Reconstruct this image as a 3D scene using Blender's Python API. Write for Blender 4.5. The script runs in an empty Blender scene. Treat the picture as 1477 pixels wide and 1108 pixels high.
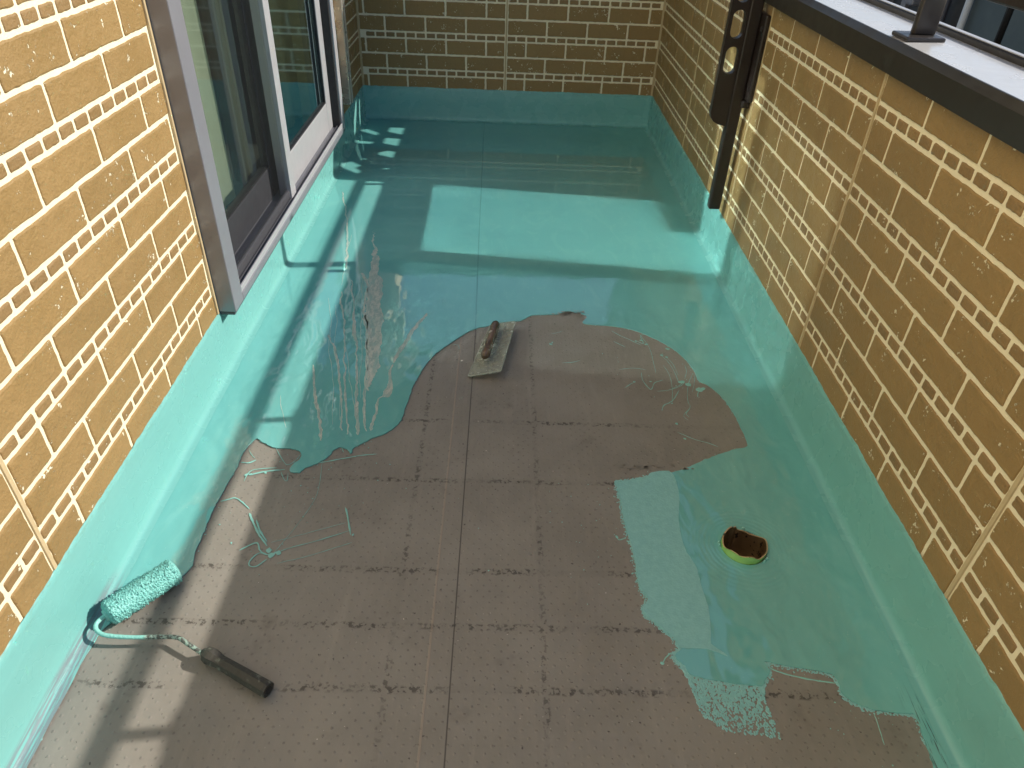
import bpy, bmesh, math, random
from mathutils import Vector, Matrix, noise
from mathutils.geometry import tessellate_polygon

sc = bpy.context.scene
COL = sc.collection
random.seed(11)

# ------------------------------------------------------------------ camera
cam = bpy.data.cameras.new('camera')
co = bpy.data.objects.new('camera', cam)
COL.objects.link(co)
YAW, PITCH, ROLL = 0.028, 0.6345, 0.044
_f = Vector((math.sin(YAW) * math.cos(PITCH), math.cos(YAW) * math.cos(PITCH), -math.sin(PITCH)))
_r = Vector((math.cos(YAW), -math.sin(YAW), 0))
_u = _r.cross(_f)
_r2 = _r * math.cos(ROLL) + _u * math.sin(ROLL)
_u2 = _u * math.cos(ROLL) - _r * math.sin(ROLL)
_m = Matrix((_r2, _u2, -_f)).transposed().to_4x4()
_m.translation = (0, 0, 1.36)
co.matrix_world = _m
cam.sensor_width = 36
cam.lens = 25.35
cam.clip_start = 0.02
cam.clip_end = 1000
sc.camera = co

# ------------------------------------------------------------------ sky and sun
SUN = Vector((1, .11, .700)).normalized()          # direction towards the sun
wd = bpy.data.worlds.new('World')
sc.world = wd
wd.use_nodes = True
_nt = wd.node_tree
sky = _nt.nodes.new('ShaderNodeTexSky')
sky.sky_type = 'NISHITA'
sky.sun_disc = False
sky.air_density = 1.0
sky.dust_density = 1.0
sky.ozone_density = 1.0
sky.sun_elevation = math.asin(SUN.z)
sky.sun_rotation = math.atan2(SUN.x, SUN.y)
_nt.links.new(sky.outputs[0], _nt.nodes['Background'].inputs[0])
_nt.nodes['Background'].inputs[1].default_value = .125
sl = bpy.data.lights.new('sun', 'SUN')
sl.energy = 4.8
sl.angle = math.radians(.5)
sl.color = (1, .94, .84)
so = bpy.data.objects.new('sun', sl)
COL.objects.link(so)
so.rotation_euler = SUN.to_track_quat('Z', 'Y').to_euler()

sc.view_settings.view_transform = 'Standard'
sc.view_settings.look = 'None'
sc.view_settings.exposure = 0.29
sc.view_settings.gamma = 1.0
cy = sc.cycles
cy.use_denoising = True
cy.use_adaptive_sampling = False
cy.use_guiding = True                  # the window throws reflected sun onto the floor
cy.use_surface_guiding = True
cy.surface_guiding_probability = .5
cy.guiding_training_samples = 64
cy.sample_clamp_indirect = 0
cy.blur_glossy = 0
cy.caustics_reflective = True
cy.max_bounces = 7
cy.diffuse_bounces = 3
cy.glossy_bounces = 4
cy.transparent_max_bounces = 12

# ------------------------------------------------------------------ measures (metres)
XL, XR, YF, YN = -.855, .908, 4.596, -1.3     # wall faces, far wall, near end
UPZ = .195                                     # top of the painted upstand
CAPZ = .979                                    # underside of the parapet cap

# traced on the floor plane, metres
BND = [(-.835,.612),(-.833,.642),(-.835,.733),(-.831,.803),(-.823,.89),(-.81,.941),(-.701,1.073),(-.7,1.142),(-.7,1.198),(-.702,1.271),(-.697,1.348),(-.69,1.432),(-.69,1.493),(-.673,1.549),(-.65,1.535),(-.609,1.513),(-.567,1.512),(-.537,1.499),(-.53,1.471),(-.544,1.448),(-.546,1.421),(-.521,1.416),(-.51,1.433),(-.478,1.456),(-.454,1.485),(-.447,1.508),(-.432,1.523),(-.412,1.515),(-.397,1.498),(-.393,1.522),(-.373,1.54),(-.346,1.565),(-.31,1.59),(-.283,1.628),(-.273,1.666),(-.271,1.699),(-.264,1.754),(-.261,1.807),(-.253,1.844),(-.241,1.896),(-.229,1.941),(-.207,1.995),(-.184,2.034),(-.151,2.079),(-.109,2.136),(-.069,2.171),(-.038,2.184),(.007,2.21),(.056,2.222),(.09,2.233),(.125,2.269),(.183,2.277),(.225,2.285),(.252,2.306),(.279,2.298),(.326,2.276),(.309,2.226),(.361,2.215),(.41,2.211),(.475,2.193),(.524,2.161),(.577,2.112),(.614,2.063),(.641,2.002),(.654,1.943),(.658,1.89),(.686,1.861),(.711,1.812),(.728,1.737),(.734,1.669),(.734,1.576),(.694,1.558),(.657,1.54),(.621,1.523),(.584,1.502),(.536,1.473),(.49,1.453),(.437,1.45),(.423,1.433),(.384,1.421),(.345,1.412),(.336,1.403),(.337,1.353),(.338,1.28),(.344,1.218),(.349,1.135),(.349,1.069),(.363,1.033),(.348,1.004),(.359,.98),(.384,.954),(.407,.927),(.414,.907),(.398,.892),(.4,.877),(.413,.864),(.423,.844),(.488,.83),(.558,.823),(.573,.836),(.589,.855),(.585,.878),(.623,.87),(.675,.862),(.72,.849),(.725,.828),(.725,.808),(.744,.788),(.783,.774),(.838,.768),(.855,.763),(.85,.713),(.845,.674),(.842,.636)]
MATTE = [(.49,1.449),(.437,1.447),(.423,1.431),(.383,1.418),(.346,1.406),(.339,1.398),(.341,1.353),(.341,1.28),(.347,1.218),(.351,1.135),(.351,1.069),(.365,1.033),(.351,1.005),(.361,.98),(.386,.954),(.41,.927),(.417,.907),(.468,.905),(.508,.889),(.479,.917),(.481,.927),(.493,1.0),(.491,1.068),(.49,1.127),(.474,1.184),(.476,1.27),(.494,1.365)]
STIP = [(.4,.888),(.574,.839),(.561,.795),(.567,.746),(.57,.713),(.468,.725),(.425,.758),(.419,.803)]
SPL=[
  [(-.695,1.306),(-.676,1.314),(-.66,1.319),(-.639,1.305),(-.614,1.282)],
  [(-.61,1.268),(-.591,1.236),(-.568,1.201),(-.537,1.163)],
  [(-.587,1.246),(-.567,1.21),(-.541,1.176)],
  [(-.599,1.148),(-.58,1.164),(-.563,1.172),(-.551,1.15),(-.534,1.138),(-.516,1.142),(-.504,1.151)],
  [(-.531,1.138),(-.551,1.141),(-.564,1.12),(-.563,1.104),(-.546,1.102),(-.527,1.124)],
  [(-.516,1.142),(-.48,1.24),(-.459,1.316),(-.458,1.376),(-.469,1.467)],
  [(-.518,1.138),(-.481,1.16),(-.42,1.184),(-.35,1.218)],
  [(-.501,1.112),(-.442,1.132),(-.382,1.159),(-.338,1.18)],
  [(-.531,1.174),(-.458,1.204),(-.365,1.243)],
  [(-.374,1.295),(-.363,1.262),(-.345,1.203)],
  [(-.37,1.29),(-.355,1.234)],
  [(-.649,1.403),(-.617,1.418),(-.561,1.429)],
  [(-.686,1.453),(-.664,1.452),(-.648,1.464)],
  [(-.679,1.504),(-.665,1.482),(-.653,1.471)],
  [(-.61,1.518),(-.578,1.468),(-.558,1.447),(-.541,1.468),(-.533,1.493)],
  [(-.57,1.42),(-.556,1.394),(-.545,1.386),(-.55,1.415)],
  [(-.493,1.455),(-.458,1.464),(-.408,1.48),(-.365,1.493),(-.324,1.5)],
  [(-.428,1.525),(-.418,1.503)],
  [(-.657,1.38),(-.648,1.422),(-.585,1.435)],
  [(.477,1.929),(.476,1.882),(.494,1.837),(.512,1.873),(.542,1.89)],
  [(.56,2.032),(.576,1.999),(.588,1.94),(.591,1.877)],
  [(.577,2.022),(.592,1.978),(.596,1.919)],
  [(.557,1.976),(.568,1.917),(.564,1.845),(.549,1.767)],
  [(.511,1.728),(.522,1.756),(.553,1.781),(.584,1.836)],
  [(.648,1.932),(.62,1.868),(.602,1.788),(.602,1.75),(.576,1.712),(.577,1.694),(.584,1.687)],
  [(.601,1.745),(.584,1.717),(.59,1.702)],
  [(.648,1.839),(.638,1.809),(.642,1.8)],
  [(.539,1.629),(.583,1.599),(.623,1.582),(.647,1.567)],
  [(.404,1.942),(.456,1.953),(.495,1.944)],
  [(.41,1.84),(.431,1.861),(.448,1.875)],
  [(.505,2.166),(.526,2.082),(.527,1.991),(.525,1.926)],
  [(.407,2.183),(.43,2.156),(.466,2.125),(.501,2.093)],
  [(.406,2.114),(.444,2.078)],
  [(.513,1.828),(.547,1.835),(.588,1.856),(.61,1.878)],
  [(.564,1.845),(.589,1.862),(.612,1.888)],
  [(.624,1.828),(.639,1.869),(.655,1.932)],
  [(.483,2.125),(.51,2.105),(.507,2.153),(.526,2.167)],
  [(.63,1.98),(.629,1.942),(.614,1.899)],
  [(.587,.876),(.6,.86),(.654,.843),(.724,.832)],
  [(.367,.872),(.377,.886),(.389,.897)],
  [(.774,.769),(.772,.74),(.768,.705)],
  [(.311,1.216),(.317,1.207),(.335,1.217)],
  [(-.153,2.066),(-.132,2.059),(-.127,2.035)],
  [(.191,2.152),(.21,2.157),(.232,2.171)],
  [(.218,1.972),(.249,1.976),(.281,1.989)],
]
STREAK=[
  [(-.554,2.937),(-.527,2.785),(-.51,2.591),(-.487,2.316),(-.471,2.203),(-.436,2.031),(-.401,1.805),(-.391,1.82),(-.383,1.938),(-.39,2.05),(-.423,2.28),(-.473,2.571),(-.497,2.687),(-.52,2.785)],
  [(-.566,2.454),(-.536,2.313),(-.502,2.129),(-.467,1.997),(-.434,1.789),(-.399,1.597),(-.392,1.603),(-.426,1.79),(-.463,1.997),(-.49,2.13),(-.533,2.313),(-.567,2.487)],
  [(-.543,2.543),(-.505,2.458),(-.491,2.276),(-.456,2.132),(-.426,1.936),(-.401,1.736),(-.374,1.61),(-.371,1.61),(-.396,1.737),(-.419,1.936),(-.45,2.132),(-.485,2.277),(-.498,2.459),(-.535,2.548)],
  [(-.263,2.252),(-.3,2.14),(-.336,1.988),(-.339,1.94),(-.327,1.98),(-.289,2.132),(-.258,2.242)],
  [(-.339,1.925),(-.338,1.836),(-.349,1.766),(-.36,1.725),(-.357,1.611),(-.351,1.611),(-.353,1.725),(-.348,1.755),(-.324,1.76),(-.327,1.822),(-.334,1.918)],
  [(-.765,3.358),(-.711,3.135),(-.654,2.854),(-.615,2.607),(-.61,2.608),(-.648,2.854),(-.707,3.136),(-.761,3.358)],
  [(-.588,1.898),(-.547,1.73),(-.519,1.654),(-.495,1.558),(-.489,1.558),(-.516,1.666),(-.539,1.73),(-.584,1.898)],
  [(-.58,2.09),(-.538,1.993),(-.481,1.787),(-.443,1.613),(-.44,1.614),(-.477,1.787),(-.532,1.994),(-.575,2.091)],
  [(-.591,2.369),(-.533,2.127),(-.485,1.873),(-.428,1.608),(-.425,1.608),(-.48,1.873),(-.529,2.128),(-.586,2.37)],
]

# ------------------------------------------------------------------ node helpers
class NT:
    def __init__(s, name):
        s.m = bpy.data.materials.new(name)
        s.m.use_nodes = True
        s.t = s.m.node_tree
        s.p = s.t.nodes['Principled BSDF']
        s._co = None
    def n(s, typ, **kw):
        nd = s.t.nodes.new('ShaderNode' + typ)
        for k, v in kw.items():
            setattr(nd, k, v)
        return nd
    def put(s, sock, v):
        if isinstance(v, bpy.types.NodeSocket):
            s.t.links.new(v, sock)
        elif isinstance(v, (tuple, list)):
            sock.default_value = (*v, 1) if len(v) == 3 and sock.type == 'RGBA' else v
        else:
            sock.default_value = v
    def pos(s):
        if s._co is None:
            s._co = s.n('NewGeometry').outputs['Position']
        return s._co
    def xyz(s):
        sp = s.n('SeparateXYZ')
        s.put(sp.inputs[0], s.pos())
        return sp.outputs[0], sp.outputs[1], sp.outputs[2]
    def math(s, op, a, b=0., c=0., clamp=False):
        nd = s.n('Math', operation=op, use_clamp=clamp)
        s.put(nd.inputs[0], a); s.put(nd.inputs[1], b); s.put(nd.inputs[2], c)
        return nd.outputs[0]
    def vscale(s, v, sx, sy, sz):
        nd = s.n('VectorMath', operation='MULTIPLY')
        s.put(nd.inputs[0], v); nd.inputs[1].default_value = (sx, sy, sz)
        return nd.outputs[0]
    def vadd(s, v, w):
        nd = s.n('VectorMath', operation='ADD')
        s.put(nd.inputs[0], v); s.put(nd.inputs[1], w)
        return nd.outputs[0]
    def noise(s, vec, scale, detail=3., rough=.5, dist=0.):
        nd = s.n('TexNoise')
        s.put(nd.inputs['Vector'], vec)
        nd.inputs['Scale'].default_value = scale
        nd.inputs['Detail'].default_value = detail
        nd.inputs['Roughness'].default_value = rough
        nd.inputs['Distortion'].default_value = dist
        return nd.outputs[0]
    def step(s, v, a, b, o0=0., o1=1.):
        nd = s.n('MapRange', interpolation_type='SMOOTHSTEP')
        s.put(nd.inputs[0], v)
        for i, x in zip((1, 2, 3, 4), (a, b, o0, o1)):
            nd.inputs[i].default_value = x
        return nd.outputs[0]
    def near(s, v, centre, half):          # 1 on the line v = centre, 0 beyond half
        return s.step(s.math('ABSOLUTE', s.math('SUBTRACT', v, centre)), half, half * .4, 0., 1.)
    def box(s, v, a, b, soft):
        return s.math('MULTIPLY', s.step(v, a - soft, a + soft), s.step(v, b - soft, b + soft, 1., 0.))
    def mix(s, f, a, b):
        nd = s.n('Mix', data_type='RGBA')
        s.put(nd.inputs[0], f); s.put(nd.inputs[6], a); s.put(nd.inputs[7], b)
        return nd.outputs[2]
    def bump(s, h, dist, strength=1., nrm=None):
        nd = s.n('Bump')
        nd.inputs['Strength'].default_value = strength
        nd.inputs['Distance'].default_value = dist
        s.put(nd.inputs['Height'], h)
        if nrm is not None:
            s.put(nd.inputs['Normal'], nrm)
        return nd.outputs[0]
    def done(s, col=None, rough=None, nrm=None, **kw):
        if col is not None: s.put(s.p.inputs['Base Color'], col)
        if rough is not None: s.put(s.p.inputs['Roughness'], rough)
        if nrm is not None: s.put(s.p.inputs['Normal'], nrm)
        for k, v in kw.items():
            s.put(s.p.inputs[k], v)
        return s.m

M = {}

def brick_mat(name, col, col2, fleck, lo, hi):
    k = NT(name)
    rnd = k.n('ObjectInfo').outputs['Random']
    cx = k.n('CombineXYZ')
    for i in range(3):
        k.put(cx.inputs[i], k.math('MULTIPLY', rnd, 37.1 + 11 * i))
    v = k.vadd(k.n('TexCoord').outputs['Object'], cx.outputs[0])
    big = k.noise(v, 9, 3)
    c = k.mix(big, col, col2)
    c = k.mix(k.math('MULTIPLY', rnd, .34), c, tuple(x * .72 for x in col))
    c = k.mix(k.math('MULTIPLY', k.step(k.noise(v, 55, 4, .65), .5, .75), .3), c, tuple(x * .68 for x in col))
    fl = k.noise(v, 120, 4, .6)
    zone = k.noise(v, 22, 2)
    sc_ = k.math('ADD', fl, k.math('MULTIPLY', zone, .8))
    mask = k.step(sc_, lo, hi)
    c = k.mix(mask, c, fleck)
    h = k.math('ADD', k.math('MULTIPLY', k.noise(v, 150, 5, .65), .6), k.math('MULTIPLY', k.noise(v, 35, 3), .8))
    h = k.math('SUBTRACT', h, k.math('MULTIPLY', mask, .5))
    return k.done(c, k.step(big, .3, .7, .42, .6), k.bump(h, .005, .85))

BR1, BR2, CREAM = (.285, .180, .066), (.335, .213, .082), (.80, .72, .52)
M['brick'] = brick_mat('brick_paint', BR1, BR2, CREAM, 1.115, 1.155)
M['tile'] = brick_mat('tile_paint', (.245, .152, .060), (.315, .198, .082), CREAM, 1.15, 1.20)

k = NT('joint_cream')
v = k.pos()
c = k.mix(k.noise(v, 25, 4), (.84, .76, .56), (.76, .67, .47))
M['joint'] = k.done(c, .7, k.bump(k.noise(v, 160, 4, .6), .003, .6))

k = NT('sealant')
M['sealant'] = k.done(k.mix(k.noise(k.pos(), 30, 3), (.55, .43, .25), (.48, .37, .21)), .5, k.bump(k.noise(k.pos(), 90, 3), .002, .4))

k = NT('siding_far_off')                                   # the same siding where the photograph does not look
bt = k.n('TexBrick')
M_off = k
x, y, z = k.xyz()
cb = k.n('CombineXYZ')
k.put(cb.inputs[0], k.math('ADD', x, y)); k.put(cb.inputs[1], z)
k.put(bt.inputs['Vector'], cb.outputs[0])
bt.inputs['Color1'].default_value = (*BR1, 1); bt.inputs['Color2'].default_value = (*BR2, 1)
bt.inputs['Mortar'].default_value = (*CREAM, 1)
bt.inputs['Scale'].default_value = 1
bt.inputs['Brick Width'].default_value = .235; bt.inputs['Row Height'].default_value = .085
bt.inputs['Mortar Size'].default_value = .005
M['siding'] = k.done(bt.outputs[0], .6, k.bump(k.noise(k.pos(), 120, 4), .003, .5))

TURQ, TURQ2 = (.165, .455, .430), (.140, .405, .392)
# wet self-levelled coating
k = NT('wet_coating')
v = k.pos()
x, y, z = k.xyz()
c = k.mix(k.noise(v, 2.2, 3), TURQ, TURQ2)
c = k.mix(k.math('MULTIPLY', k.step(k.noise(k.vscale(v, 2.2, .9, 1), 5, 5, .6, 1.4), .48, .72), .5), c, (.19, .475, .44))
c = k.mix(k.math('MULTIPLY', k.step(k.noise(v, 1.3, 4, .6, .8), .45, .7), .4), c, (.105, .34, .335))
c = k.mix(k.math('MULTIPLY', k.step(k.noise(v, 140, 2), .72, .76), .5), c, (.30, .55, .50))
# dry-brushed grey along the left crease near the camera
br = k.math('MULTIPLY', k.box(x, -.846, -.815, .01), k.step(y, 1.02, .92))
br = k.math('MULTIPLY', br, k.step(k.noise(k.vscale(v, 260, 14, 1), 1, 4, .65), .44, .60))
c = k.mix(k.math('MULTIPLY', br, .8), c, (.16, .19, .20))
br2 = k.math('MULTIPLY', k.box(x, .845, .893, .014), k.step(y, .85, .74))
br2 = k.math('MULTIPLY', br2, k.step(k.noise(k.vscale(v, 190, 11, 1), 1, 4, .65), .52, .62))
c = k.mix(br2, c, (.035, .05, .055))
# the seam of the sheets underneath telegraphs through
seam = k.near(k.math('ADD', x, k.math('MULTIPLY', y, .016)), -.043, .0035)
c = k.mix(k.math('MULTIPLY', seam, .35), c, (.05, .2, .19))
near_ = k.step(y, 2.75, 1.7)
ripple = k.math('MULTIPLY', k.noise(k.vscale(v, 1.7, 1, 1), 5.5, 2.5, .5, .4), 1.)
rip_amt = k.math('ADD', k.math('MULTIPLY', near_, .7), .006)
h = k.math('MULTIPLY', ripple, rip_amt)
# combed trowel marks on the left side
comb = k.math('MULTIPLY', k.noise(k.vscale(v, 55, 1.1, 1), 1, 2, .5), k.box(x, -.86, -.33, .06))
h = k.math('ADD', h, k.math('MULTIPLY', comb, k.math('MULTIPLY', k.step(y, 3.2, 2.3), .014)))
# rings round the drain
dx = k.math('SUBTRACT', x, .622); dy = k.math('SUBTRACT', y, 1.192)
dist = k.math('SQRT', k.math('ADD', k.math('MULTIPLY', dx, dx), k.math('MULTIPLY', dy, dy)))
ring = k.math('MULTIPLY', k.math('SINE', k.math('MULTIPLY', k.math('ADD', dist, k.math('MULTIPLY', k.noise(v, 14, 2), .02)), 520.)), k.step(dist, .17, .07))
h = k.math('ADD', h, k.math('MULTIPLY', ring, .012))
h = k.math('ADD', h, k.math('MULTIPLY', k.step(dist, .10, .055), .14))
h = k.math('SUBTRACT', h, k.math('MULTIPLY', seam, .03))
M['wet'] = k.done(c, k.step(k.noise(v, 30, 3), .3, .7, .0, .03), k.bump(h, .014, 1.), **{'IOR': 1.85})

# roller-applied thin coat (orange peel, less gloss)
k = NT('rolled_coating')
v = k.pos()
c = k.mix(k.step(k.noise(v, 70, 3, .6), .35, .7), (.22, .475, .47), (.25, .52, .51))
M['rolled'] = k.done(c, .36, k.bump(k.noise(v, 190, 3, .55), .0012, .8))

# brushed coating on the upstands
k = NT('brushed_coating')
v = k.pos()
x, y, z = k.xyz()
c = k.mix(k.noise(v, 4, 4), (.150, .385, .365), (.175, .435, .410))
stroke = k.noise(k.vscale(v, 3, 3, 130), 1, 4, .6)
c = k.mix(k.math('MULTIPLY', k.step(stroke, .45, .8), .2), c, (.22, .50, .465))
rag = k.math('MULTIPLY', k.step(z, .165, .197), k.step(k.noise(k.vscale(v, 30, 30, 160), 1, 4, .6), .5, .62))
c = k.mix(k.math('MULTIPLY', rag, .55), c, (.15, .32, .28))
dry = k.math('MULTIPLY', k.math('MULTIPLY', k.step(z, .034, .016), k.step(y, 1.10, .98)), k.step(x, 0., -.1))
dry = k.math('MULTIPLY', dry, k.step(k.noise(k.vscale(v, 230, 9, 230), 1, 4, .65), .38, .52))
c = k.mix(k.math('MULTIPLY', dry, .8), c, (.17, .185, .21))
h = k.math('ADD', k.math('MULTIPLY', stroke, .5), k.math('MULTIPLY', k.noise(v, 18, 3), .5))
h = k.math('ADD', h, k.math('MULTIPLY', k.noise(v, 200, 3), .12))
M['brushed'] = k.done(c, k.step(k.noise(v, 12, 3), .3, .7, .20, .34), k.bump(h, .003, .28))

# worn grey-brown membrane
k = NT('old_membrane')
v = k.pos()
x, y, z = k.xyz()
c = k.mix(k.step(k.noise(v, 3.2, 5, .6), .3, .7), (.200, .184, .160), (.250, .232, .203))
c = k.mix(k.math('MULTIPLY', k.step(k.noise(k.vscale(v, 1, .12, 1), 60, 4, .6), .45, .75), .35), c, (.265, .235, .205))
sm = k.step(k.noise(v, 9, 4, .65), .58, .75)
c = k.mix(k.math('MULTIPLY', sm, .5), c, (.14, .12, .105))
# embossed dot field, 28 mm apart
P_ = .028
fx = k.math('SUBTRACT', k.math('FRACT', k.math('DIVIDE', k.math('ADD', x, 5.), P_)), .5)
row = k.math('FLOOR', k.math('DIVIDE', k.math('ADD', y, 5.), P_ * .55))
fx2 = k.math('SUBTRACT', k.math('FRACT', k.math('ADD', k.math('DIVIDE', k.math('ADD', x, 5.), P_), k.math('MULTIPLY', row, .5))), .5)
fy = k.math('SUBTRACT', k.math('FRACT', k.math('DIVIDE', k.math('ADD', y, 5.), P_ * .55)), .5)
rr = k.math('SQRT', k.math('ADD', k.math('POWER', k.math('MULTIPLY', fx2, P_), 2.), k.math('POWER', k.math('MULTIPLY', fy, P_ * .55), 2.)))
dot = k.step(k.math('ADD', rr, k.math('MULTIPLY', k.noise(v, 130, 2), .004)), .0058, .0030)
dotm = k.math('MULTIPLY', dot, k.step(k.noise(v, 9, 4), .42, .66))
c = k.mix(k.math('MULTIPLY', dotm, .36), c, (.075, .06, .052))
# rows of dark dirt along the sheet's bond lines
lines = None
for yy in (1.654, 1.403, 1.101, .950, .803):
    w = k.near(k.math('ADD', y, k.math('MULTIPLY', k.noise(v, 22, 2), .012)), yy + .006, .011)
    lines = w if lines is None else k.math('MAXIMUM', lines, w)
for xx in (-.205, .118):
    w = k.math('MULTIPLY', k.near(k.math('ADD', x, k.math('MULTIPLY', k.noise(v, 22, 2), .012)), xx + .006, .008), .8)
    lines = k.math('MAXIMUM', lines, w)
dirt = k.math('MULTIPLY', lines, k.step(k.noise(v, 85, 3, .6), .50, .58))
dirt = k.math('MULTIPLY', dirt, k.step(k.noise(v, 7, 3), .36, .56))
c = k.mix(k.math('MULTIPLY', dirt, .75), c, (.030, .024, .020))
c = k.mix(k.math('MULTIPLY', lines, .06), c, (.08, .066, .058))
sp = k.math('MULTIPLY', k.step(k.noise(v, 95, 2, .5), .71, .75), .8)
c = k.mix(sp, c, (.035, .028, .025))
scf = k.step(k.noise(k.vadd(k.vscale(v, 1, .16, 1), (3., 9., 0.)), 16, 5, .65, .6), .56, .72)
c = k.mix(k.math('MULTIPLY', scf, .4), c, (.30, .275, .235))
wsp = k.math('MULTIPLY', k.step(k.noise(k.vadd(v, (7., 3., 0.)), 115, 2, .5), .745, .765), k.step(k.noise(v, 4, 2), .45, .6))
c = k.mix(wsp, c, (.55, .52, .47))
tan = k.near(x, -.124, .0035)
sm2 = k.near(x, -.0755, .0022)
c = k.mix(k.math('MULTIPLY', sm2, .75), c, (.03, .026, .026))
c = k.mix(k.math('MULTIPLY', tan, .5), c, (.34, .27, .21))
h = k.math('ADD', k.math('MULTIPLY', dot, .5), k.math('MULTIPLY', k.noise(v, 60, 4), .35))
h = k.math('ADD', h, k.math('MULTIPLY', k.noise(k.vscale(v, 1, .3, 1), 6, 3), 1.2))
h = k.math('ADD', h, k.math('MULTIPLY', tan, .3))
M['membrane'] = k.done(c, k.step(k.noise(v, 14, 4), .3, .7, .36, .56), k.bump(h, .0025, .55))

def plain(name, col, rough=.5, metal=0., var=.12, scale=30, bump=0., spec=None):
    k = NT(name)
    v = k.pos()
    c = k.mix(k.noise(v, scale, 4, .6), tuple(a * (1 - var) for a in col), tuple(min(1, a * (1 + var)) for a in col))
    k.done(c, k.step(k.noise(v, scale * 1.7, 3), .3, .7, rough * .85, min(1, rough * 1.15)), k.bump(k.noise(v, scale * 5, 4), .002, bump) if bump else None, Metallic=metal)
    if spec is not None:
        k.put(k.p.inputs['Specular IOR Level'], spec)
    return k.m

M['splash'] = plain('splashed_paint', (.24, .52, .47), .2, var=.1)
k = NT('thin_dragged_film'); v = k.pos()
c = k.mix(k.step(k.noise(k.vscale(v, 1, .35, 1), 130, 4, .65), .4, .6), (.30, .40, .36), (.52, .54, .47))
c = k.mix(k.step(k.noise(k.vscale(v, 1, .2, 1), 60, 3, .6), .45, .65), c, (.27, .42, .38))
M['streak'] = k.done(c, .3, k.bump(k.noise(v, 150, 4), .003, .6))
M['streak_edge'] = plain('pale_drag_edge', (.46, .55, .49), .25, var=.1)
M['alu'] = plain('grey_anodised_frame', (.27, .27, .30), .34, metal=.35, var=.06, scale=12)
M['alu_dark'] = plain('dark_grey_frame', (.075, .075, .085), .4, metal=.2, var=.08, scale=12)
M['alu_light'] = plain('pale_sash', (.47, .47, .49), .36, metal=.3, var=.05, scale=12)
M['rubber'] = plain('black_gasket', (.012, .012, .013), .6)
M['rail_light'] = plain('champagne_aluminium', (.52, .48, .42), .3, metal=.55, var=.06, scale=10)
M['bronze'] = plain('dark_bronze_cap', (.026, .022, .017), .33, var=.15, scale=14)
M['bronze2'] = plain('black_brown_bracket', (.018, .012, .010), .38, var=.2, scale=20, bump=.2)
M['cap_top'] = plain('weathered_cap_top', (.56, .57, .60), .26, metal=.25, var=.10, scale=7, bump=.25)
M['post'] = plain('dark_post', (.030, .026, .026), .32, var=.15)
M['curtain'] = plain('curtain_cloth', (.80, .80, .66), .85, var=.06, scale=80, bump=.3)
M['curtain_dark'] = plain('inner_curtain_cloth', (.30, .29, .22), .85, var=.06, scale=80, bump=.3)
M['room'] = plain('room_plaster', (.22, .21, .19), .8)
M['slate'] = plain('slate_siding', (.085, .115, .125), .6, var=.10, scale=3, bump=.2)
M['slate2'] = plain('dark_siding', (.045, .045, .048), .6, var=.15, scale=5)
M['white'] = plain('white_pipe', (.62, .63, .62), .4)
M['ground'] = plain('asphalt', (.055, .054, .052), .9, var=.3, scale=4)
M['screen_panel'] = plain('dark_screen_panel', (.06, .058, .055), .6)
M['yellow'] = plain('yellow_tip', (.55, .34, .03), .5)

# glass: clear with a coated, mirror-like outer face; faint waviness spreads the reflected sun a little
def glass(name, base, tint):
    k = NT(name)
    lw = k.n('LayerWeight'); lw.inputs[0].default_value = .5
    fac = k.math('ADD', k.math('MULTIPLY', k.math('POWER', lw.outputs['Facing'], 5.), .95 - base), base)
    fac = k.math('MULTIPLY', fac, k.math('SUBTRACT', 1., k.n('NewGeometry').outputs['Backfacing']))
    gl = k.n('BsdfGlossy'); gl.inputs['Roughness'].default_value = .052; gl.inputs['Color'].default_value = (*tint, 1)
    tr = k.n('BsdfTransparent'); tr.inputs[0].default_value = (.90, .95, .91, 1)
    mx = k.n('MixShader')
    k.put(mx.inputs[0], fac); k.put(mx.inputs[1], tr.outputs[0]); k.put(mx.inputs[2], gl.outputs[0])
    k.t.links.new(mx.outputs[0], k.t.nodes['Material Output'].inputs[0])
    return k.m
M['glass'] = glass('coated_glass', .70, (.72, .94, 1))
M['glass_plain'] = glass('plain_glass', .40, (.78, .95, 1))

k = NT('insect_mesh')
df = k.n('BsdfDiffuse'); df.inputs[0].default_value = (.03, .032, .034, 1)
tr = k.n('BsdfTransparent')
mx = k.n('MixShader'); mx.inputs[0].default_value = .15
k.put(mx.inputs[1], tr.outputs[0]); k.put(mx.inputs[2], df.outputs[0])
k.t.links.new(mx.outputs[0], k.t.nodes['Material Output'].inputs[0])
M['mesh'] = k.m
M['canopy'] = plain('grey_canopy', (.12, .12, .12), .6)
M['plaster'] = plain('cream_render', (.90, .77, .53), .8, var=.04, bump=.5)  # invented cream tone that throws warm sun back at the right wall

# ------------------------------------------------------------------ mesh helpers
def obj(name, V, F, mat, parent=None, smooth=False, local=False):
    me = bpy.data.meshes.new(name)
    me.from_pydata([tuple(p) for p in V], [], F)
    for m_ in (mat if isinstance(mat, list) else [mat]):
        me.materials.append(M[m_])
    if smooth:
        me.polygons.foreach_set('use_smooth', [True] * len(me.polygons))
    o = bpy.data.objects.new(name, me)
    COL.objects.link(o)
    if parent is not None:
        o.parent = parent
        if not local:
            o.matrix_parent_inverse = parent.matrix_basis.inverted()
    return o

def tag(o, label=None, cat=None, group=None, kind=None):
    for a, b in (('label', label), ('category', cat), ('group', group), ('kind', kind)):
        if b: o[a] = b
    return o

def empty(name, loc=(0, 0, 0), rz=0.):
    o = bpy.data.objects.new(name, None)
    COL.objects.link(o)
    o.empty_display_size = .05
    o.location = loc
    o.rotation_euler = (0, 0, rz)
    return o

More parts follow.
